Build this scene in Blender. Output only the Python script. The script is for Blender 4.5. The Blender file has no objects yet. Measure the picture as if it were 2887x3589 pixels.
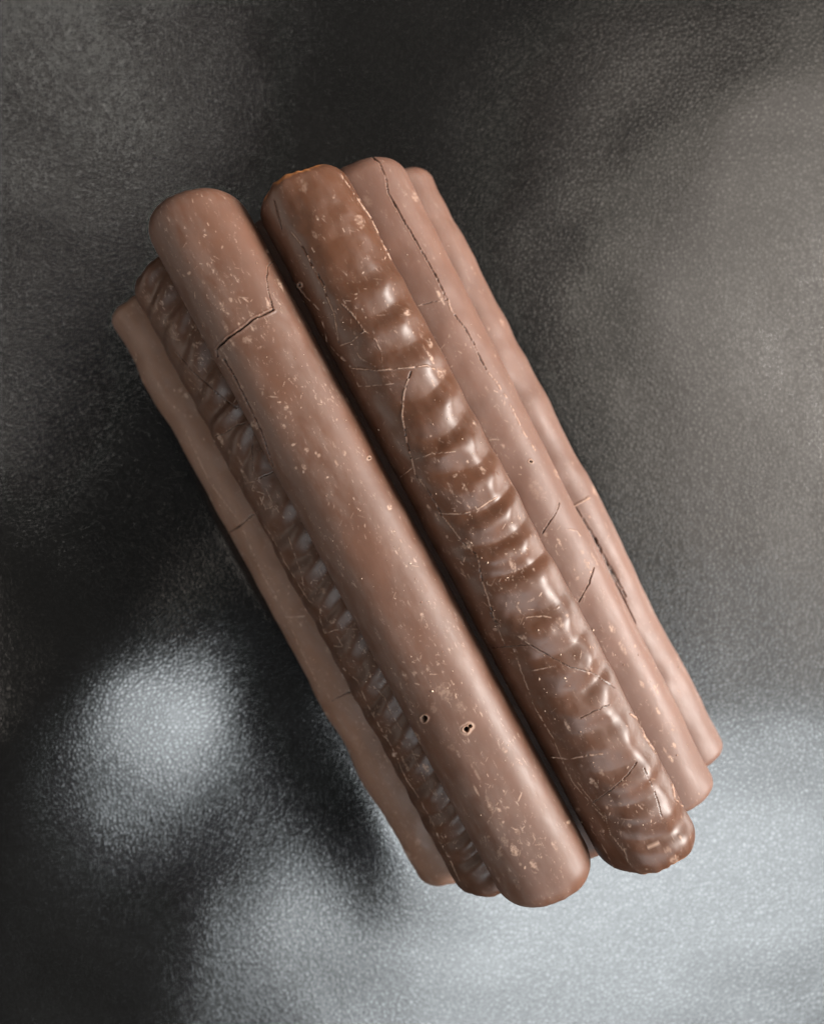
import bpy, math
import numpy as np
from mathutils import Vector

# ------------------------------------------------------------------ camera, world, lamps, exposure
SC = bpy.context.scene
MM = 0.001
FPX = 2759.0                      # focal length in pixels of the 2887 x 3589 photograph
CXP, CYP = 1443.5, 1794.5
CAM_Z = 130.7                     # mm above the leather

cam_d = bpy.data.cameras.new("camera")
cam_d.sensor_fit = 'VERTICAL'
cam_d.sensor_height = 24.0
cam_d.lens = 24.0 * FPX / 3589.0
cam_d.clip_start = 0.005
cam_d.clip_end = 20.0
cam_d.dof.use_dof = True
cam_d.dof.focus_distance = 0.1035
cam_d.dof.aperture_fstop = 9.0
cam = bpy.data.objects.new("camera", cam_d)
cam.location = (0, 0, CAM_Z * MM)
SC.collection.objects.link(cam)
SC.camera = cam

world = bpy.data.worlds.new("World")
SC.world = world
world.use_nodes = True
bg = world.node_tree.nodes["Background"]
bg.inputs[0].default_value = (0.85, 0.92, 1.0, 1)
bg.inputs[1].default_value = 0.012


def lamp(name, loc, target, sx, sy, radiance, color):
    d = bpy.data.lights.new(name, 'AREA')
    d.shape = 'RECTANGLE'
    d.size, d.size_y = sx, sy
    d.energy = radiance * math.pi * sx * sy
    d.color = color
    o = bpy.data.objects.new(name, d)
    o.location = loc
    v = Vector(target) - Vector(loc)
    o.rotation_euler = v.to_track_quat('-Z', 'Y').to_euler()
    SC.collection.objects.link(o)
    return o


# a cool window behind the photographer's right hand, a warm lit wall on the right, a small far lamp upper left, plus two added lamps
lamp("window_light", (0.26, -0.57, 0.70), (0, 0, 0), 0.72, 0.38, 5.8, (0.90, 0.965, 1.0))
lamp("glow_soften_light", (0.27, -0.40, 0.84), (0, 0, 0), 0.70, 0.16, 2.0, (0.92, 0.97, 1.0))  # added lamp that softens the edge of the window's glow on the leather
lamp("room_light", (0.46, 0.16, 0.72), (0, 0, 0), 0.66, 0.42, 1.6, (1.0, 0.89, 0.78))
lamp("side_window_light", (0.95, 0.15, 0.45), (0, 0, 0), 0.54, 0.40, 60.0, (1.0, 0.945, 0.89))
lamp("left_fill_light", (-0.85, -0.12, 0.38), (0, 0, 0), 0.60, 0.36, 2.8, (1.0, 0.90, 0.80))  # added unseen fill for the left flanks, outside the leather's reflection
lamp("far_light", (-0.50, 0.60, 0.85), (0, 0, 0), 0.12, 0.12, 6.5, (1.0, 0.95, 0.88))

SC.view_settings.view_transform = 'Standard'
SC.view_settings.look = 'None'
SC.view_settings.exposure = -0.15
SC.view_settings.gamma = 1.0
SC.view_settings.use_curve_mapping = False
SC.render.engine = 'CYCLES'
SC.cycles.use_denoising = True
SC.cycles.max_bounces = 6
SC.cycles.caustics_reflective = False
SC.cycles.caustics_refractive = False

RNG = np.random.default_rng(7)


# ------------------------------------------------------------------ numeric helpers
def vnoise2(x, y, seed=0):
    """smooth value noise in [-1, 1]"""
    xi, yi = np.floor(x).astype(np.int64), np.floor(y).astype(np.int64)
    fx, fy = x - xi, y - yi
    fx = fx * fx * fx * (fx * (fx * 6 - 15) + 10)
    fy = fy * fy * fy * (fy * (fy * 6 - 15) + 10)

    def h(a, b):
        n = (a * 374761393 + b * 668265263 + seed * 1274126177) & 0xFFFFFFFF
        n = ((n ^ (n >> 13)) * 1274126177) & 0xFFFFFFFF
        n = n ^ (n >> 16)
        return (n & 0xFFFF) / 32767.5 - 1.0
    a = h(xi, yi) * (1 - fx) + h(xi + 1, yi) * fx
    b = h(xi, yi + 1) * (1 - fx) + h(xi + 1, yi + 1) * fx
    return a * (1 - fy) + b * fy


def fbm2(x, y, seed=0, octaves=4):
    v, amp, tot = 0, 1.0, 0
    for o in range(octaves):
        v = v + amp * vnoise2(x * 2 ** o, y * 2 ** o, seed + 17 * o)
        tot += amp
        amp *= 0.5
    return v / tot


def sstep(a, b, x):
    t = np.clip((x - a) / (b - a), 0, 1)
    return t * t * (3 - 2 * t)


def poly_dist(px, py, pts, reach):
    """distance in photo pixels of each point to a polyline; far points get a large number"""
    d = np.full(px.shape, 1e6)
    for (x0, y0), (x1, y1) in zip(pts[:-1], pts[1:]):
        m = (px > min(x0, x1) - reach) & (px < max(x0, x1) + reach) & (py > min(y0, y1) - reach) & (py < max(y0, y1) + reach)
        if not m.any():
            continue
        qx, qy = px[m] - x0, py[m] - y0
        ex, ey = x1 - x0, y1 - y0
        t = np.clip((qx * ex + qy * ey) / (ex * ex + ey * ey + 1e-9), 0, 1)
        d[m] = np.minimum(d[m], np.hypot(qx - t * ex, qy - t * ey))
    return d


# ------------------------------------------------------------------ materials
def new_mat(name):
    m = bpy.data.materials.new(name)
    m.use_nodes = True
    nt = m.node_tree
    return m, nt, nt.nodes["Principled BSDF"]


def node(nt, kind, **kw):
    n = nt.nodes.new(kind)
    for k, v in kw.items():
        setattr(n, k, v)
    return n


def mixc(nt, fac, a, b, blend='MIX'):
    n = node(nt, 'ShaderNodeMix', data_type='RGBA', blend_type=blend)
    for sock, val in ((n.inputs[0], fac), (n.inputs[6], a), (n.inputs[7], b)):
        if hasattr(val, 'is_linked') or hasattr(val, 'links'):
            nt.links.new(val, sock)
        elif isinstance(val, tuple):
            sock.default_value = (*val, 1)
        else:
            sock.default_value = val
    return n.outputs[2]


def math_n(nt, op, a, b=None, c=None, clamp=False):
    n = node(nt, 'ShaderNodeMath', operation=op)
    n.use_clamp = clamp
    for i, v in enumerate((a, b, c)):
        if v is None:
            continue
        if hasattr(v, 'links'):
            nt.links.new(v, n.inputs[i])
        else:
            n.inputs[i].default_value = v
    return n.outputs[0]


def ramp(nt, val, lo, hi):
    n = node(nt, 'ShaderNodeMapRange')
    n.interpolation_type = 'SMOOTHSTEP'
    nt.links.new(val, n.inputs[0])
    n.inputs[1].default_value, n.inputs[2].default_value = lo, hi
    return n.outputs[0]


def attr(nt, name):
    return node(nt, 'ShaderNodeAttribute', attribute_name=name).outputs['Fac']


def chocolate(name, base, rough, speck, seed):
    m, nt, p = new_mat(name)
    L = nt.links
    tc = node(nt, 'ShaderNodeTexCoord').outputs['Object']
    mp = node(nt, 'ShaderNodeMapping')
    mp.inputs['Location'].default_value = (seed, seed * 1.7, 0)
    L.new(tc, mp.inputs[0])
    st = node(nt, 'ShaderNodeMapping')            # stretched along the bar
    st.inputs['Scale'].default_value = (1, 0.35, 1)
    L.new(mp.outputs[0], st.inputs[0])

    def noise(vec, scale, detail=4, rough_=0.55):
        n = node(nt, 'ShaderNodeTexNoise')
        L.new(vec, n.inputs['Vector'])
        n.inputs['Scale'].default_value = scale
        n.inputs['Detail'].default_value = detail
        n.inputs['Roughness'].default_value = rough_
        return n.outputs['Fac']
    big = noise(mp.outputs[0], 140, 3)
    mid = noise(st.outputs[0], 700, 5, 0.65)
    fine = noise(mp.outputs[0], 5200, 3, 0.6)
    dust = noise(st.outputs[0], 2600, 4, 0.75)
    col = mixc(nt, ramp(nt, big, 0.35, 0.68), tuple(c * 0.92 for c in base), tuple(c * 1.08 for c in base))
    film = math_n(nt, 'MULTIPLY', attr(nt, 'greying'), ramp(nt, mid, 0.30, 0.70))
    col = mixc(nt, math_n(nt, 'MULTIPLY', film, 0.36), col, (0.21, 0.155, 0.13))
    speckm = math_n(nt, 'MULTIPLY', ramp(nt, dust, 0.57, 0.68), ramp(nt, mid, 0.42, 0.62))
    speckm = math_n(nt, 'MULTIPLY', speckm, speck)
    col = mixc(nt, speckm, col, (0.36, 0.245, 0.19))
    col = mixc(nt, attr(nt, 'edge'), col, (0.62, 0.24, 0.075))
    col = mixc(nt, attr(nt, 'pale'), col, (0.50, 0.34, 0.255))
    col = mixc(nt, attr(nt, 'crack'), col, (0.018, 0.008, 0.004))
    L.new(col, p.inputs['Base Color'])
    r = math_n(nt, 'ADD', math_n(nt, 'MULTIPLY', film, 0.16), rough)
    r = math_n(nt, 'ADD', r, math_n(nt, 'MULTIPLY', attr(nt, 'pale'), 0.3))
    r = math_n(nt, 'ADD', r, math_n(nt, 'MULTIPLY', ramp(nt, mid, 0.3, 0.7), 0.06), clamp=True)
    L.new(r, p.inputs['Roughness'])
    p.inputs['Specular IOR Level'].default_value = 0.48
    p.inputs['Subsurface Weight'].default_value = 0.22
    p.inputs['Subsurface Radius'].default_value = (1.0, 0.42, 0.22)
    p.inputs['Subsurface Scale'].default_value = 0.0012
    b1 = node(nt, 'ShaderNodeBump')
    b1.inputs['Strength'].default_value = 0.012
    b1.inputs['Distance'].default_value = 0.00022
    L.new(math_n(nt, 'ADD', mid, math_n(nt, 'MULTIPLY', fine, 0.35)), b1.inputs['Height'])
    L.new(b1.outputs[0], p.inputs['Normal'])
    return m


def leather_material():
    m, nt, p = new_mat("black_leather")
    L = nt.links
    tc = node(nt, 'ShaderNodeTexCoord').outputs['Object']
    wob = node(nt, 'ShaderNodeTexNoise')
    L.new(tc, wob.inputs['Vector'])
    wob.inputs['Scale'].default_value = 900
    wob.inputs['Detail'].default_value = 3
    wv = node(nt, 'ShaderNodeMix', data_type='VECTOR')
    wv.inputs[0].default_value = 0.0006
    va = node(nt, 'ShaderNodeVectorMath', operation='MULTIPLY_ADD')
    L.new(wob.outputs['Color'], va.inputs[0])
    va.inputs[1].default_value = (0.0007, 0.0007, 0.0007)
    L.new(tc, va.inputs[2])
    vo = node(nt, 'ShaderNodeTexVoronoi', feature='DISTANCE_TO_EDGE')
    L.new(va.outputs[0], vo.inputs['Vector'])
    vo.inputs['Scale'].default_value = 1600
    cells = ramp(nt, vo.outputs['Distance'], 0.0, 0.35)
    n2 = node(nt, 'ShaderNodeTexNoise')
    L.new(tc, n2.inputs['Vector'])
    n2.inputs['Scale'].default_value = 2900
    n2.inputs['Detail'].default_value = 5
    n2.inputs['Roughness'].default_value = 0.65
    hgt = math_n(nt, 'ADD', cells, math_n(nt, 'MULTIPLY', n2.outputs['Fac'], 1.4))
    b = node(nt, 'ShaderNodeBump')
    b.inputs['Strength'].default_value = 0.65
    b.inputs["Distance"].default_value = 0.000024
    L.new(hgt, b.inputs['Height'])
    L.new(b.outputs[0], p.inputs['Normal'])
    n3 = node(nt, 'ShaderNodeTexNoise')
    L.new(tc, n3.inputs['Vector'])
    n3.inputs['Scale'].default_value = 45
    n3.inputs['Detail'].default_value = 4
    col = mixc(nt, n3.outputs['Fac'], (0.004, 0.0038, 0.0036), (0.008, 0.0076, 0.007))
    L.new(col, p.inputs['Base Color'])
    L.new(math_n(nt, 'ADD', math_n(nt, 'MULTIPLY', n3.outputs['Fac'], 0.06), 0.195), p.inputs['Roughness'])
    L.new(math_n(nt, 'MULTIPLY_ADD', ramp(nt, hgt, 0.55, 1.65), 0.26, 0.40), p.inputs['Specular IOR Level'])  # specular lowered in the grain's hollows to imitate their shade
    p.inputs['IOR'].default_value = 2.15
    return m


# ------------------------------------------------------------------ the leather
def leather_height(x, y):
    """mm; x right, y up in the picture"""
    h = np.zeros_like(x)

    def hill(cx, cy, sx, sy, ang, amp, back=1.0, vup=1.0):
        c, s = math.cos(math.radians(ang)), math.sin(math.radians(ang))
        u = (x - cx) * c + (y - cy) * s
        v = -(x - cx) * s + (y - cy) * c
        su = np.where(u < 0, sx * back, sx)
        sv = np.where(v > 0, sy * vup, sy)
        return amp * np.exp(-0.5 * ((u / su) ** 2 + (v / sv) ** 2))
    c, s = math.cos(math.radians(28)), math.sin(math.radians(28))
    n = x * c + y * s
    t = x * s - y * c
    h += hill(-52.5, -22, 15, 27, -42, 7.0, 2.6, 0.62)
    h += hill(-36, -74, 10, 15, -35, 1.5)
    h += hill(-80, 75, 34, 34, 0, -3)
    h += 0.45 * fbm2(x / 34.0 + 3.1, y / 34.0 + 9.2, 5, 3)
    # the stack presses the leather flat under itself
    q = ((np.abs(n) / 29.0) ** 5 + (np.abs(t - 3.5) / 57.0) ** 5) ** 0.2
    h *= sstep(0.84, 1.02, q)
    d = np.maximum(-y - 32, 0)
    h -= 0.12 * d * d / (d + 34)
    h += 2.8 * np.exp(-0.5 * ((n + 26) / 7.5) ** 2) * sstep(-10, 22, t) * (1 - sstep(38, 72, t))
    return h


def build_leather():
    nx, ny = 320, 380
    xs = np.linspace(-150, 150, nx)
    ys = np.linspace(-180, 180, ny)
    X, Y = np.meshgrid(xs, ys)
    Z = leather_height(X, Y)
    co = np.stack([X, Y, Z], -1).reshape(-1, 3) * MM
    i = np.arange(nx * ny).reshape(ny, nx)
    quads = np.stack([i[:-1, :-1], i[:-1, 1:], i[1:, 1:], i[1:, :-1]], -1).reshape(-1, 4)
    me = mesh_from(co, quads, "leather_surface")
    o = bpy.data.objects.new("leather_surface", me)
    me.materials.append(leather_material())
    o["kind"] = "structure"
    o["label"] = "soft black grained leather lying under the stack of chocolate bars"
    o["category"] = "leather"
    SC.collection.objects.link(o)


def mesh_from(co, quads, name, tris=None):
    me = bpy.data.meshes.new(name)
    nq = len(quads)
    nt_ = 0 if tris is None else len(tris)
    loops = quads.ravel() if nt_ == 0 else np.concatenate([quads.ravel(), tris.ravel()])
    me.vertices.add(len(co))
    me.vertices.foreach_set("co", co.astype(np.float32).ravel())
    me.loops.add(len(loops))
    me.loops.foreach_set("vertex_index", loops.astype(np.int32))
    me.polygons.add(nq + nt_)
    start = np.concatenate([np.arange(nq) * 4, nq * 4 + np.arange(nt_) * 3]).astype(np.int32)
    me.polygons.foreach_set("loop_start", start)
    me.polygons.foreach_set("use_smooth", np.ones(nq + nt_, dtype=bool))
    me.update(calc_edges=True)
    me.validate()
    return me


# ------------------------------------------------------------------ the bars
ANG = math.radians(28.0)
NV = (math.cos(ANG), math.sin(ANG))           # across the stack, to the right and up in the picture
TV = (math.sin(ANG), -math.cos(ANG))          # along the stack, to the lower right
BAR_H = 10.5
PITCH = 10.35


def Z(ox, oy, s, *pts):
    """points read off an enlargement of the photograph -> photo pixels"""
    return [(ox + a / s, oy + b / s) for a, b in pts]


def unit_profile(nt_top, nt_bot, ptop=2.55, pbot=4.5):
    def half(p, sign, k):
        a = np.linspace(0, math.pi, 4001)
        x = np.sign(np.cos(a)) * np.abs(np.cos(a)) ** (2 / p)
        z = sign * np.abs(np.sin(a)) ** (2 / p)
        sc = 0.95 if sign > 0 else 0.5
        L = np.concatenate([[0], np.cumsum(np.hypot(np.diff(x), np.diff(z) * sc))])
        s = np.linspace(0, L[-1], k + 1)
        return np.interp(s, L, x), np.interp(s, L, z)
    xt, zt = half(ptop, 1, nt_top)
    xb, zb = half(pbot, -1, nt_bot)
    return np.concatenate([xt[:-1], xb[::-1][:-1]]), np.concatenate([zt[:-1], zb[::-1][:-1]])


def make_bar(label, layer, c0, c1, w0, w1, nu, ntop, mat, end0=(4.4, 3.0, 0.0), end1=(4.4, 3.0, 0.0),
             ripple=None, wobble=0.12, cracks=(), holes=(), patches=(), flakes=0, flake_bias=0.0, greying=0.5, seed=1, edges=(), ptop=2.4, scuffs=0):
    """c0, c1: (across, along) in mm of the centre line's two ends; end: plan radius, profile radius, skew"""
    n0, t0 = c0
    n1, t1 = c1
    base = (3 - layer) * PITCH
    cn, ct = (n0 + n1) / 2, (t0 + t1) / 2
    length = math.hypot(n1 - n0, t1 - t0)
    rot = ANG + math.atan2((n1 - n0), (t1 - t0))
    # profile rings, denser at the two rounded ends
    px_, pz_ = unit_profile(ntop, max(14, ntop // 10), ptop)
    m = len(px_)
    ncap = 26
    phi = np.linspace(0, math.pi / 2, ncap)
    rmax = 5.0
    scap = rmax * (1 - np.cos(phi))
    smid = np.linspace(rmax, length - rmax, nu)[1:-1]
    s = np.concatenate([scap, smid, (length - scap)[::-1]])
    S, J = np.meshgrid(s, np.arange(m), indexing='ij')
    UX, UZ = px_[J], pz_[J]

    def fall(d, r):
        q = np.clip(1 - d / r, 0, 1)
        return np.sqrt(np.maximum(1 - q * q, 0))
    frac = S / length
    a = 0.5 * (w0 + (w1 - w0) * frac)
    H = np.full_like(S, BAR_H)
    zb = np.zeros_like(S)
    wmul = a.copy()
    for d, (rc, rt, sk) in ((S, end0), (length - S, end1)):
        wmul = wmul - rc * (1 - fall(d, rc))
        H = H - rt * (1 - fall(d, rt))
        zb = zb + 0.9 * (1 - fall(d, 0.9))
    # slow irregularity of width and height
    wmul = wmul * (1 + 0.010 * vnoise2(S / 9.0, 0 * S, seed + 3))
    zm = 0.36 * BAR_H - 0.15
    zm = np.minimum(zm, 0.6 * H)
    X = UX * wmul
    Zz = np.where(UZ >= 0, zm + (H - zm) * UZ, zm + (zm - zb) * UZ)
    # profile normal
    gx = np.roll(X, -1, 1) - np.roll(X, 1, 1)
    gz = np.roll(Zz, -1, 1) - np.roll(Zz, 1, 1)
    gl = np.hypot(gx, gz) + 1e-9
    NX, NZ = gz / gl, -gx / gl
    NX, NZ = -NX * -1, -NZ * -1
    if (NZ[len(s) // 2, ntop // 2]) < 0:
        NX, NZ = -NX, -NZ
    endd = np.minimum(S, length - S)
    fade = sstep(0.2, 4.0, endd)
    top = sstep(-0.15, 0.45, UZ)
    arc = UX * 6.5 + 0 * S
    disp = wobble * fbm2(S / 7.0 + seed, arc / 5.0 + seed * 2.3, seed + 11, 2) * (0.75 + 0.25 * fade)
    disp = disp + 0.014 * fbm2(S / 1.6, arc / 1.3, seed + 23, 3)
    if ripple:
        amp, lam, skew, curve, tstart, rpow, band, lw, wv = ripple
        warp = wv * lam * vnoise2(S / (2.2 * lam), 0.5 * UX, seed + 31) + 0.07 * lam * vnoise2(S / (0.8 * lam), 1.4 * UX, seed + 33)
        xx = UX - band
        ph = (S + skew * xx + curve * xx * xx + warp) / lam
        k = np.floor(ph)
        p = ph - k
        q = p ** rpow
        f = 0.1 * np.sin(math.pi * q) + 0.9 * np.sin(math.pi * q) ** 2
        ampk = np.clip(0.80 + 0.32 * vnoise2(S / lam * 0.7 + 0.5, UX * 1.3, seed + 37), 0.12, 1.2)
        side = np.exp(-(xx / np.where(xx < 0, lw, 0.75)) ** 2)
        disp = disp + 0.11 * amp * fbm2(S / 2.2, arc / 2.0, seed + 39, 2) * top
        disp = disp + amp * ampk * (f - 0.6) * side * top * sstep(tstart - 8, tstart + 22, S) * sstep(0.5, 4.5, length - S)
        # the soft shoulder the coating runs down to
        disp = disp + 0.26 * amp * np.exp(-((UX - 0.55 - 0.06 * np.sin(2 * math.pi * ph)) / 0.20) ** 2) * top * fade * sstep(tstart - 8, tstart + 4, S)
    X = X + NX * disp
    Zz = Zz + NZ * disp
    # along the bar, with skewed ends
    k0, k1 = end0[2], end1[2]
    rag = (0.55 if edges else 0.18) * fbm2(arc / 2.4 + seed, UZ * 1.5, seed + 19, 3)
    Ylen = S - length / 2 + rag * (np.exp(-S / 1.6) - np.exp(-(length - S) / 1.6)) + X * (k0 * (1 - frac) ** 6 + k1 * frac ** 6)

    # pixel of every vertex in the photograph (the bar's own features are measured there)
    cr, sr = math.cos(rot), math.sin(rot)

    def to_world(x, yl, z):
        wx = (cn * NV[0] + ct * TV[0]) + x * cr + yl * sr
        wy = (cn * NV[1] + ct * TV[1]) + x * sr - yl * cr
        return wx, wy, z + base
    wx, wy, wz = to_world(X, Ylen, Zz)
    PX = CXP + FPX * wx / (CAM_Z - wz)
    PY = CYP - FPX * wy / (CAM_Z - wz)
    jx = 2.2 * fbm2(PX / 16, PY / 16, seed + 41, 3)
    jy = 2.2 * fbm2(PX / 16, PY / 16, seed + 43, 3)
    up = UZ > -0.2
    crack = np.zeros_like(S)
    pale = np.zeros_like(S)
    groove = np.zeros_like(S)
    for kind, width, depth, pts in cracks:
        width = width * 0.78
        reach = width * 5 + 14
        d = poly_dist(PX + jx, PY + jy, pts, reach)
        d = np.where(up, d, 1e6)
        near = d < reach
        if not near.any():
            continue
        vary = np.clip(0.75 + 0.55 * fbm2(PX / 30, PY / 30, seed + 51, 3), 0.25, 1.4)
        core = 1 - sstep(0.35, 1.0, d / (width * vary))
        lips = np.exp(-((d - width * 1.4) / (width * 0.8)) ** 2)
        if kind == 'dark':
            groove += -depth * core + 0.10 * depth * lips
            crack = np.maximum(crack, core)
            pale = np.maximum(pale, 0.08 * lips * (fbm2(PX / 9, PY / 9, seed + 61, 2) > 0.05))
        elif kind == 'light':
            brk = sstep(-0.45, 0.15, fbm2(PX / 14, PY / 14, seed + 71, 3))
            groove += depth * core * brk
            pale = np.maximum(pale, 0.55 * core * brk)
        elif kind == 'mixed':
            brk = sstep(-0.35, 0.0, fbm2(PX / 22, PY / 22, seed + 73, 3))
            groove += -depth * core * (1 - brk) + 0.5 * depth * core * brk
            crack = np.maximum(crack, 0.75 * core * (1 - brk))
            pale = np.maximum(pale, 0.5 * core * brk)
    for hx, hy, r, rim, depth in holes:
        rr = np.hypot(PX + 1.6 * jx - hx, PY + 1.6 * jy - hy)
        inn = 1 - sstep(0.6, 1.05, rr / r)
        groove += -depth * inn + 0.12 * np.exp(-((rr - r * 1.25) / (0.35 * r)) ** 2)
        crack = np.maximum(crack, inn)
        ring = (1 - sstep(rim * 0.75, rim, rr)) * (1 - inn)
        pale = np.maximum(pale, 0.45 * ring * (rim > 0))
    rp = np.random.default_rng(seed + 700)
    rough13 = fbm2(PX / 11, PY / 11, seed + 81, 3)
    brkp = sstep(-0.15, 0.15, fbm2(PX / 7, PY / 7, seed + 83, 3))
    auto = []
    while len(auto) < scuffs:
        i_, j_ = rp.integers(30, len(s) - 30), int(np.clip(rp.normal(0.5 - 0.12 * flake_bias, 0.22), 0.05, 0.95) * ntop)
        if vnoise2(np.array([s[i_] / 9.0]), np.array([j_ / ntop * 3.0]), seed + 8)[0] > rp.normal(0.0, 0.35):
            auto.append((PX[i_, j_], PY[i_, j_], 4 + 9 * rp.random() ** 2, 6 + 26 * rp.random() ** 2, 0.35 + 0.75 * rp.random()))
    for hx, hy, rx, ry, strength in list(patches) + auto:
        near = (np.abs(PX - hx) < 2 * max(rx, ry)) & (np.abs(PY - hy) < 2 * max(rx, ry)) & up
        qx, qy = PX[near] - hx, PY[near] - hy
        u = qx * TV[0] - qy * TV[1]
        v = qx * NV[0] - qy * NV[1]
        rr = np.hypot(u / ry, v / rx) + 0.45 * rough13[near]
        pale[near] = np.maximum(pale[near], 0.6 * strength * (1 - sstep(0.6, 1.0, rr)) * (0.25 + 0.75 * brkp[near]))
    # tiny rubbed flecks, drawn out along the bar
    nf = int(flakes * 4.2)
    rs = np.random.default_rng(seed + 900)
    ii = np.arange(len(s))
    for q in range(nf):
        ic = rs.integers(ncap // 2, len(s) - ncap // 2)
        jc = int(np.clip(rs.normal(0.5 - 0.12 * flake_bias, 0.20), 0.02, 0.98) * ntop)
        if vnoise2(np.array([s[ic] / 6.0]), np.array([jc / ntop * 4.0]), seed + 5)[0] < rs.normal(0.1, 0.25):
            continue
        ln = abs(rs.normal(0, 0.19)) + 0.06
        wd = 0.035 + 0.08 * rs.random() ** 2
        i0, i1 = np.searchsorted(s, [s[ic] - 1.3 * ln, s[ic] + 1.3 * ln])
        jr = max(2, int(wd * 3 / (16.0 / ntop)) + 2)
        j0, j1 = max(0, jc - jr), min(ntop, jc + jr)
        sl = (slice(i0, i1), slice(j0, j1))
        tilt = rs.normal(0, 0.7)
        dj = (J[sl] - jc) * (16.0 / ntop)
        ds = S[sl] - s[ic]
        e = (ds / ln) ** 2 + ((dj + tilt * ds) / wd) ** 2 + 0.5 * vnoise2(ds / 0.09 + q, dj / 0.07, seed + q)
        v = (0.15 + 0.6 * rs.random() ** 2) * (1 - sstep(0.5, 1.0, e))
        pale[sl] = np.maximum(pale[sl], v)
        groove[sl] += 0.03 * v
    X = X + NX * groove
    Zz = Zz + NZ * groove
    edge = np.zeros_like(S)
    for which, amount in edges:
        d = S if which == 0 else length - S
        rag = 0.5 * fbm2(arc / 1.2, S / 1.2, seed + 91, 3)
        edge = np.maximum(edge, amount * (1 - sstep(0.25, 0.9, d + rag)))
    bl = greying * np.clip(0.55 + 0.9 * fbm2(S / 13.0 + 4, arc / 4.0, seed + 97, 3) - 0.45 * UX, 0, 1)  # patchy greying, stronger towards the left side of each bar
    # close the two ends with shrinking rings
    rings = len(s)
    V = np.stack([X, -Ylen, Zz], -1)
    caps = []
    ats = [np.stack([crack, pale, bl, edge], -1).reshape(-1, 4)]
    extra = []
    idx = np.arange(rings * m).reshape(rings, m)
    quads = [np.stack([idx[:-1], idx[1:], np.roll(idx[1:], -1, 1), np.roll(idx[:-1], -1, 1)], -1).reshape(-1, 4)]
    tris = []
    co = [V.reshape(-1, 3)]
    nxt = rings * m
    for e, sgn in ((0, 1), (rings - 1, -1)):
        ring = V[e]
        ctr = ring.mean(0)
        prev = idx[e]
        for f in (0.94, 0.86, 0.74, 0.6, 0.44, 0.26, 0.1):
            rr = ctr + (ring - ctr) * np.array([f, f ** 4, f])
            rr = rr + np.array([0, sgn * 0.28 * (1 - f * f), 0])
            rr = rr + 0.05 * np.stack([0 * rr[:, 0], fbm2(rr[:, 0] * 1.3, rr[:, 2] * 1.3, seed + 7, 3), 0 * rr[:, 0]], -1)
            co.append(rr)
            ats.append(np.tile([0, 0, greying * .4, edge[e].mean() * 0.7 * f ** 8], (m, 1)))
            cur = np.arange(nxt, nxt + m)
            nxt += m
            qd = np.stack([prev, np.roll(prev, -1), np.roll(cur, -1), cur], -1)
            quads.append(qd if sgn > 0 else qd[:, ::-1])
            prev = cur
        co.append((ctr + np.array([0, sgn * 0.3, 0]))[None])
        ats.append(np.array([[0, 0, greying * .4, 0]]))
        tr = np.stack([prev, np.roll(prev, -1), np.full(m, nxt)], -1)
        tris.append(tr if sgn > 0 else tr[:, ::-1])
        nxt += 1
    co = np.concatenate(co) * MM
    at = np.concatenate(ats)
    me = mesh_from(co, np.concatenate(quads), "chocolate_bar", np.concatenate(tris))
    for k, nm in enumerate(("crack", "pale", "greying", "edge")):
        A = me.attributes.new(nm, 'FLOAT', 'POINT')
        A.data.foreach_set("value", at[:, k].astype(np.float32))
    me.materials.append(mat)
    o = bpy.data.objects.new("chocolate_bar", me)
    bx, by, bz = cn * NV[0] + ct * TV[0], cn * NV[1] + ct * TV[1], base
    o.location = (bx * MM, by * MM, bz * MM)
    o.rotation_euler = (0, 0, rot)
    o["label"] = label
    o["category"] = "chocolate bar"
    o["group"] = "chocolate bars stacked on the leather"
    SC.collection.objects.link(o)
    # loose crumbs clinging to the coating
    if flakes:
        crumbs(o, V, NX, NZ, s, ntop, flakes, flake_bias, seed, crack)
    return o


CRUMB_MAT = None


def crumbs(parent, V, NX, NZ, s, ntop, count, bias, seed, crack):
    rs = np.random.default_rng(seed + 500)
    co, tri = [], []
    base = np.array([(1, 0, 0), (0, 1, 0), (-1, 0, 0), (0, -1, 0), (0, 0, 1), (0, 0, -1.0)])
    faces = np.array([(0, 1, 4), (1, 2, 4), (2, 3, 4), (3, 0, 4), (1, 0, 5), (2, 1, 5), (3, 2, 5), (0, 3, 5)])
    for q in range(count):
        i = rs.integers(20, len(s) - 20)
        j = int(np.clip(rs.normal(0.5 - 0.15 * bias, 0.24), 0.03, 0.97) * ntop)
        if vnoise2(np.array([s[i] / 7.0]), np.array([j / ntop * 4.0]), seed + 6)[0] < rs.normal(0.05, 0.3):
            continue
        nrm = np.array([NX[i, j], 0, NZ[i, j]])
        r = 0.035 + 0.07 * rs.random() ** 2 + (0.10 if rs.random() < 0.05 else 0)
        tang = np.array([0, 1.0, 0])
        bi = np.cross(nrm, tang)
        a = rs.random() * 6.28
        e1 = math.cos(a) * tang + math.sin(a) * bi
        e2 = -math.sin(a) * tang + math.cos(a) * bi
        sc = r * (0.6 + 0.8 * rs.random((6, 1)))
        b = base * sc
        p = V[i, j] + b[:, :1] * e1 * (1 + rs.random()) + b[:, 1:2] * e2 + b[:, 2:] * nrm * 0.6 + nrm * 0.02
        tri.append(faces + 6 * len(co))
        co.append(p)
    me = mesh_from(np.concatenate(co) * MM, np.zeros((0, 4), int), "crumbs", np.concatenate(tri))
    me.materials.append(CRUMB_MAT)
    o = bpy.data.objects.new("crumbs", me)
    o.parent = parent
    o["kind"] = "stuff"
    SC.collection.objects.link(o)


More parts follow.
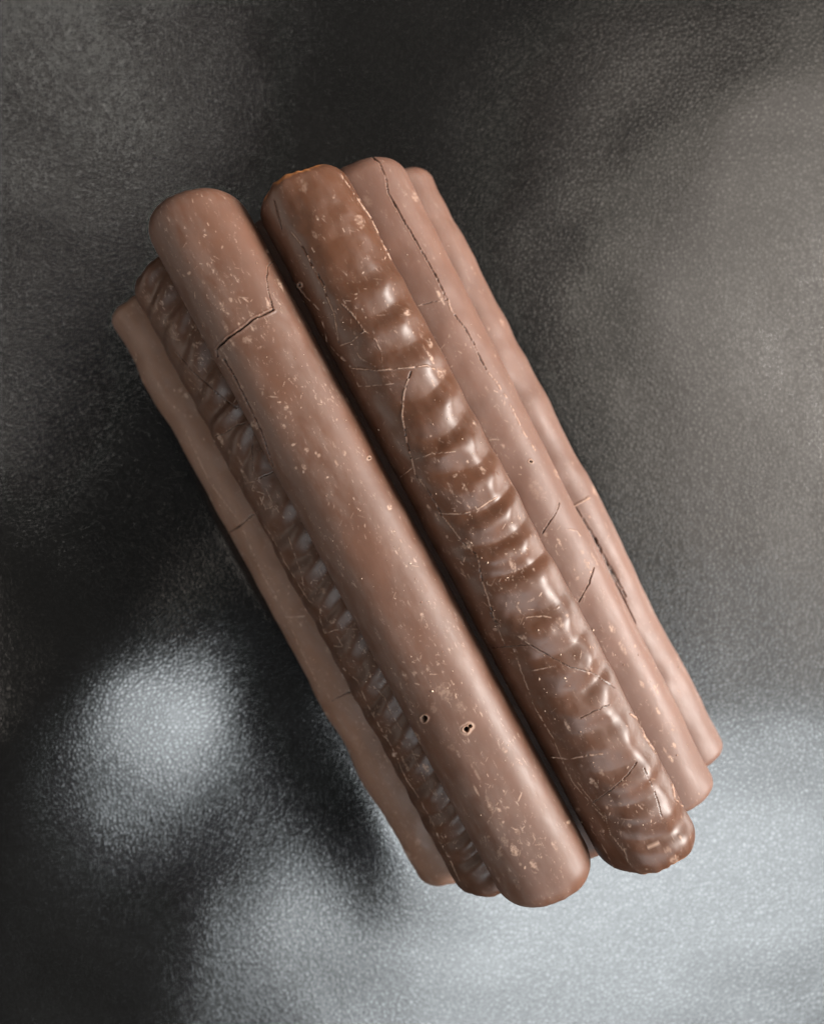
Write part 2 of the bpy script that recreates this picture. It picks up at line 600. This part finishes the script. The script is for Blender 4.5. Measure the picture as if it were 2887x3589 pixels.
def crumb_material():
    m, nt, p = new_mat("crumb")
    n = node(nt, 'ShaderNodeTexNoise')
    n.inputs['Scale'].default_value = 900
    nt.links.new(node(nt, 'ShaderNodeTexCoord').outputs['Object'], n.inputs['Vector'])
    nt.links.new(mixc(nt, ramp(nt, n.outputs['Fac'], 0.4, 0.6), (0.26, 0.14, 0.09), (0.60, 0.44, 0.33)), p.inputs['Base Color'])
    p.inputs['Roughness'].default_value = 0.6
    return m


build_leather()
CRUMB_MAT = crumb_material()
CHOC = (0.111, 0.051, 0.031)
M_A = chocolate("chocolate_dull", CHOC, 0.48, 0.75, 0.11)
M_B = chocolate("chocolate_glossy", (0.086, 0.035, 0.018), 0.39, 0.5, 0.23)
M_C = chocolate("chocolate_satin", (0.140, 0.069, 0.047), 0.50, 0.4, 0.37)
M_F = chocolate("chocolate_fill_lit", (0.190, 0.100, 0.064), 0.48, 0.6, 0.67)  # base lightened in place of fill light on the far-left bar
M_E = chocolate("chocolate_glossy_dark", (0.080, 0.034, 0.018), 0.44, 0.6, 0.51)

# --- top layer, left: the smooth bar
g = (350, 900, 2.396)
h = (1250, 2350, 1.9267)
make_bar("smooth chocolate bar on top of the stack, with two small holes and a stepped crack", 1,
         (-7.15, -50.4), (-6.95, 53.4), 13.2, 13.3, 1250, 200, M_A, end0=(3.7, 2.6, 0.14), end1=(3.7, 3.0, 0.10), wobble=0.07,
         cracks=[('dark', 3.2, 0.30, Z(*g, (1455, 40), (1415, 75), (1400, 190), (1415, 290), (1458, 448))),
                 ('dark', 6.2, 0.60, Z(*g, (1458, 448), (1300, 520), (1180, 610), (1080, 680), (1010, 745), (978, 785), (990, 835))),
                 ('dark', 5.5, 0.45, Z(350 + 9, 900, 2.396, (1020, 860), (1080, 960), (1150, 1090), (1240, 1270), (1330, 1460), (1385, 1620), (1430, 1750)))],
         holes=[(*Z(*h, (455, 325))[0], 11, 18, 1.6), (*Z(*h, (738, 400))[0], 10, 25, 1.6), (*Z(*h, (762, 378))[0], 7, 22, 1.2),
                (*Z(1100, 1000, 1.576, (305, 955))[0], 5, 10, 0.8)],
         patches=[(*Z(*h, (590, 150))[0], 27, 36, 0.40), (*Z(*h, (1000, 540))[0], 9, 14, 0.55), (*Z(*h, (1090, 1460))[0], 10, 12, 0.45),
                  (*Z(*h, (805, 690))[0], 7, 45, 0.38), (*Z(*h, (900, 900))[0], 8, 40, 0.30), (*Z(*h, (520, 250))[0], 16, 24, 0.25),
                  (*Z(*h, (700, 250))[0], 20, 26, 0.28), (*Z(*h, (640, 520))[0], 14, 16, 0.25), (*Z(*g, (1240, 700))[0], 18, 16, 0.45),
                  (*Z(*g, (1100, 365))[0], 7, 12, 0.7), (*Z(*g, (1265, 480))[0], 5, 20, 0.6)],
         flakes=220, scuffs=60, flake_bias=0.2, greying=0.9, seed=1)

# --- top layer, right: the rippled glossy bar
a2 = (850, 480, 1.9267)
a3 = (1100, 1000, 1.576)
a6 = (1500, 1600, 1.576)
a7 = (1950, 2450, 2.477)
make_bar("glossy chocolate bar with wavy ripples and pale hairline cracks, topmost on the right", 1,
         (7.00, -45.5), (7.05, 56.0), 13.2, 13.4, 1250, 200, M_B, end0=(2.2, 1.3, 0.02), end1=(3.2, 2.6, 0.17), wobble=0.20,
         ripple=(0.86, 5.4, -0.4, 2.3, 8, 0.85, 0.20, 0.85, 0.20),
         cracks=[('dark', 3.0, 0.25, Z(*a2, (215, 430), (265, 620))),
                 ('mixed', 3.4, 0.22, Z(*a2, (330, 640), (420, 760), (470, 870), (540, 980), (570, 1080), (620, 1200), (650, 1390))),
                 ('light', 4.0, 0.10, Z(*a2, (655, 1410), (740, 1385), (825, 1310))),
                 ('light', 3.2, 0.08, Z(*a2, (640, 1100), (740, 1190), (825, 1310), (900, 1370), (940, 1460), (945, 1560))),
                 ('light', 3.0, 0.08, Z(*a2, (745, 1400), (790, 1490), (900, 1550))),
                 ('light', 3.4, 0.10, Z(*a2, (350, 980), (440, 1090), (520, 1170), (570, 1380), (650, 1480))),
                 ('light', 5.6, 0.16, Z(*a2, (660, 1480), (740, 1560), (900, 1580), (1100, 1560), (1240, 1545), (1340, 1590))),
                 ('mixed', 3.6, 0.20, Z(*a3, (535, 475), (495, 600), (487, 720), (510, 850), (540, 960))),
                 ('light', 3.0, 0.08, Z(*a3, (465, 1070), (540, 1010))),
                 ('mixed', 3.4, 0.16, Z(*a3, (540, 960), (560, 1040), (640, 1150), (700, 1260), (820, 1420), (900, 1490), (930, 1640), (980, 1790), (1010, 1870))),
                 ('light', 3.0, 0.07, Z(*a3, (200, 450), (250, 560), (440, 545))),
                 ('light', 2.6, 0.07, Z(*a3, (560, 960), (650, 930), (780, 920))),
                 ('light', 4.4, 0.06, Z(*a3, (690, 1260), (800, 1265), (900, 1240), (1010, 1170))),
                 ('mixed', 3.0, 0.14, Z(*a6, (345, 860), (390, 960), (425, 1050))),
                 ('dark', 2.2, 0.16, Z(*a6, (345, 1060), (430, 1050), (560, 1040), (700, 1120), (790, 1165), (900, 1190), (1030, 1280))),
                 ('light', 2.8, 0.08, Z(*a6, (390, 930), (480, 980), (560, 1040))),
                 ('light', 3.0, 0.09, Z(*a6, (470, 1060), (520, 1200), (580, 1370), (690, 1560), (740, 1680), (790, 1790), (900, 1920), (980, 2000))),
                 ('light', 4.6, 0.06, Z(*a6, (540, 890), (640, 880), (720, 830))),
                 ('light', 3.4, 0.06, Z(*a6, (540, 1190), (690, 1160))),
                 ('light', 5.6, 0.07, Z(*a6, (680, 1660), (780, 1672), (880, 1650), (960, 1645))),
                 ('dark', 2.6, 0.16, Z(*a6, (840, 1445), (910, 1410), (1000, 1370))),
                 ('dark', 2.3, 0.16, Z(*a6, (1150, 1690), (1100, 1760), (1000, 1850), (910, 1910))),
                 ('dark', 2.4, 0.12, Z(*a6, (1190, 1720), (1250, 1850), (1290, 2000))),
                 ('light', 3.6, 0.08, Z(*a7, (570, 1300), (700, 1300), (800, 1285), (900, 1240), (1080, 1195))),
                 ('light', 2.8, 0.08, Z(*a7, (480, 1190), (590, 1330), (630, 1450), (640, 1540))),
                 ('light', 2.8, 0.08, Z(*a7, (300, 1130), (420, 1310), (540, 1540))),
                 ('light', 2.6, 0.08, Z(*a7, (180, 720), (300, 880), (420, 1010), (470, 1180))),
                 ('light', 6.0, 0.14, Z(*a7, (640, 130), (720, 190), (760, 330), (860, 470))),
                 ('light', 6.0, 0.14, Z(*a7, (1000, 740), (1020, 860), (1090, 930))),
                 ('light', 4.0, 0.12, Z(*a2, (660, 250), (760, 400), (860, 540), (930, 690), (1000, 830)))],
         holes=[(*Z(*a2, (385, 1000))[0], 7, 14, 0.5)],
         patches=[(*Z(*a3, (640, 325))[0], 10, 14, 0.75), (*Z(*a3, (850, 1435))[0], 22, 16, 0.7), (*Z(*a2, (790, 570))[0], 16, 30, 0.45),
                  (*Z(*a2, (400, 320))[0], 20, 36, 0.30), (*Z(*a2, (1340, 1590))[0], 18, 26, 0.5), (*Z(*a6, (525, 1000))[0], 12, 14, 0.45),
                  (*Z(*a7, (630, 1095))[0], 6, 10, 0.85), (*Z(*a7, (960, 1310))[0], 14, 16, 0.4), (*Z(*a7, (1020, 1390))[0], 18, 14, 0.6)],
         flakes=260, scuffs=45, flake_bias=0.0, greying=0.35, seed=2, edges=[(0, 0.75), (1, 0.35)], ptop=2.1)

# --- middle layer
make_bar("pale chocolate bar in the middle layer under the rippled bar, long crack along its ridge", 2,
         (16.1, -47.7), (14.1, 55.4), 13.2, 13.0, 1000, 170, M_C, end0=(3.2, 2.4, 0.10), end1=(1.7, 1.3, 0.02), wobble=0.20,
         cracks=[('dark', 3.6, 0.3, Z(*a2, (850, 120), (920, 170), (965, 260), (985, 380), (1080, 550), (1180, 720), (1300, 930), (1380, 1100))),
                 ('light', 5.0, 0.10, Z(*a2, (1385, 1100), (1410, 1170), (1430, 1200))),
                 ('dark', 3.2, 0.22, Z(*a2, (1430, 1200), (1500, 1290), (1560, 1400), (1640, 1570))),
                 ('mixed', 3.0, 0.12, Z(*a2, (1180, 1140), (1280, 1115), (1380, 1100))),
                 ('light', 5.0, 0.10, Z(*a3, (960, 480), (1010, 540), (1080, 650), (1160, 820), (1220, 910))),
                 ('dark', 3.0, 0.2, Z(*a3, (1355, 1200), (1340, 1250), (1290, 1320), (1260, 1370))),
                 ('dark', 3.0, 0.2, Z(*a3, (1545, 1560), (1520, 1640), (1460, 1750))),
                 ('light', 3.0, 0.06, Z(*a6, (760, 400), (820, 410), (840, 440)))],
         holes=[(*Z(*a3, (1198, 975))[0], 5, 10, 0.5)],
         patches=[(*Z(*a3, (1230, 1130))[0], 30, 50, 0.22), (*Z(*a2, (840, 430))[0], 16, 24, 0.3)],
         flakes=160, scuffs=35, flake_bias=0.4, greying=0.6, seed=3)
e4 = (600, 1400, 1.9267)
e5 = (1050, 2100, 2.156)
make_bar("dark glossy chocolate bar with slanting ripples and webbed cracks, left below the smooth bar", 2,
         (-14.5, -48.9), (-13.6, 53.6), 13.0, 12.8, 1000, 170, M_E, end0=(2.4, 2.4, 0.0), end1=(2.0, 1.4, 0.15), wobble=0.20,
         ripple=(0.85, 4.6, 2.8, 0.8, -20, 0.85, -0.38, 0.6, 0.36),
         cracks=[('dark', 2.8, 0.2, Z(*g, (640, 800), (720, 890), (800, 985), (930, 1090), (1000, 1160), (1150, 1270))),
                 ('dark', 2.6, 0.2, Z(*g, (970, 1510), (1050, 1480), (1150, 1420), (1215, 1395))),
                 ('dark', 2.2, 0.1, Z(*g, (1280, 1500), (1285, 1800))),
                 ('dark', 2.6, 0.2, Z(*g, (1310, 1870), (1455, 1810))),
                 ('light', 3.0, 0.08, Z(*g, (1180, 1900), (1300, 1890), (1280, 1960), (1380, 1990), (1360, 2080))),
                 ('light', 3.0, 0.08, Z(*g, (1390, 1930), (1440, 2050), (1500, 2100))),
                 ('light', 2.8, 0.08, Z(*e4, (1010, 1410), (1005, 1480), (1040, 1580), (1100, 1560), (1160, 1550), (1260, 1550))),
                 ('light', 2.8, 0.08, Z(*e4, (1090, 1470), (1140, 1520), (1160, 1560))),
                 ('light', 2.6, 0.08, Z(*e4, (1120, 1600), (1160, 1670), (1100, 1665))),
                 ('light', 2.6, 0.08, Z(*e4, (640, 860), (700, 960), (780, 1120), (850, 1230), (920, 1350), (1000, 1400))),
                 ('light', 2.4, 0.08, Z(*e4, (790, 920), (830, 1040), (880, 1180), (900, 1290))),
                 ('light', 3.2, 0.08, Z(*e4, (600, 660), (640, 740), (700, 720), (760, 800))),
                 ('light', 2.8, 0.10, Z(*e5, (330, 520), (440, 620), (480, 720), (540, 850), (620, 990), (700, 1120), (800, 1350), (900, 1500), (1000, 1680), (1060, 1830), (1150, 2000), (1210, 2130))),
                 ('light', 2.4, 0.08, Z(*e5, (560, 660), (640, 740), (700, 880), (780, 1000), (850, 1150), (950, 1380), (1010, 1470)))],
         patches=[(*Z(*e4, (1025, 1290))[0], 12, 16, 0.55), (*Z(*e4, (690, 720))[0], 16, 22, 0.4), (*Z(*g, (430, 400))[0], 22, 40, 0.3),
                  (*Z(*g, (600, 600))[0], 22, 50, 0.25)],
         flakes=260, scuffs=40, flake_bias=-0.6, greying=0.3, seed=4, edges=[(0, 0.06), (1, 0.08)], ptop=2.1)
make_bar("chocolate bar in the middle layer, glimpsed only through the gap between the two top bars", 2,
         (0.9, -47.0), (0.2, 55.6), 12.8, 12.8, 300, 60, M_C, seed=5)

# --- bottom layer
make_bar("pale pinkish chocolate bar at the far right edge, lowest layer, cracked lengthwise", 3,
         (21.4, -47.8), (20.1, 55.9), 13.2, 13.0, 700, 120, M_C, end0=(2.4, 2.0, 0.05), end1=(1.3, 1.2, 0.0), wobble=0.40,
         cracks=[('light', 6.0, 0.25, Z(*a3, (1400, 1250), (1430, 1225), (1515, 1175))),
                 ('dark', 4.4, 0.3, Z(*a3, (1445, 1230), (1520, 1350), (1590, 1480), (1660, 1600), (1720, 1720))),
                 ('dark', 4.2, 0.28, Z(*a6, (920, 450), (1060, 750), (1130, 900), (1170, 1020)))],
         flakes=60, scuffs=12, flake_bias=0.8, greying=0.5, seed=6)
make_bar("dull chocolate bar at the far left edge, lowest layer, with short crosswise cracks", 3,
         (-21.7, -49.6), (-20.2, 53.9), 13.0, 12.8, 700, 120, M_F, end0=(1.6, 1.6, 0.0), end1=(1.8, 1.6, 0.18), wobble=0.50,
         cracks=[('dark', 4.6, 0.32, Z(*e4, (395, 895), (470, 850), (555, 775))),
                 ('light', 3.4, 0.10, Z(*e4, (790, 1470), (900, 1460))),
                 ('dark', 3.4, 0.25, Z(*e4, (1075, 2045), (1130, 2010), (1225, 1970))),
                 ('light', 2.6, 0.10, Z(*e4, (100, 210), (260, 560), (470, 840), (600, 1150), (760, 1430), (880, 1700), (1000, 1940)))],
         patches=[(*Z(*e5, (890, 1830))[0], 14, 14, 0.5), (*Z(*e5, (430, 1080))[0], 22, 40, 0.22)],
         flakes=200, scuffs=35, flake_bias=-0.8, greying=0.8, seed=7)
for k, (a0, a1) in enumerate(((-7.4, -6.8), (7.1, 6.6))):
    make_bar("chocolate bar in the lowest layer beneath the middle of the stack, almost wholly hidden", 3,
             (a0, -47.5), (a1, 53.8), 12.8, 12.8, 260, 50, M_C, seed=8 + k)
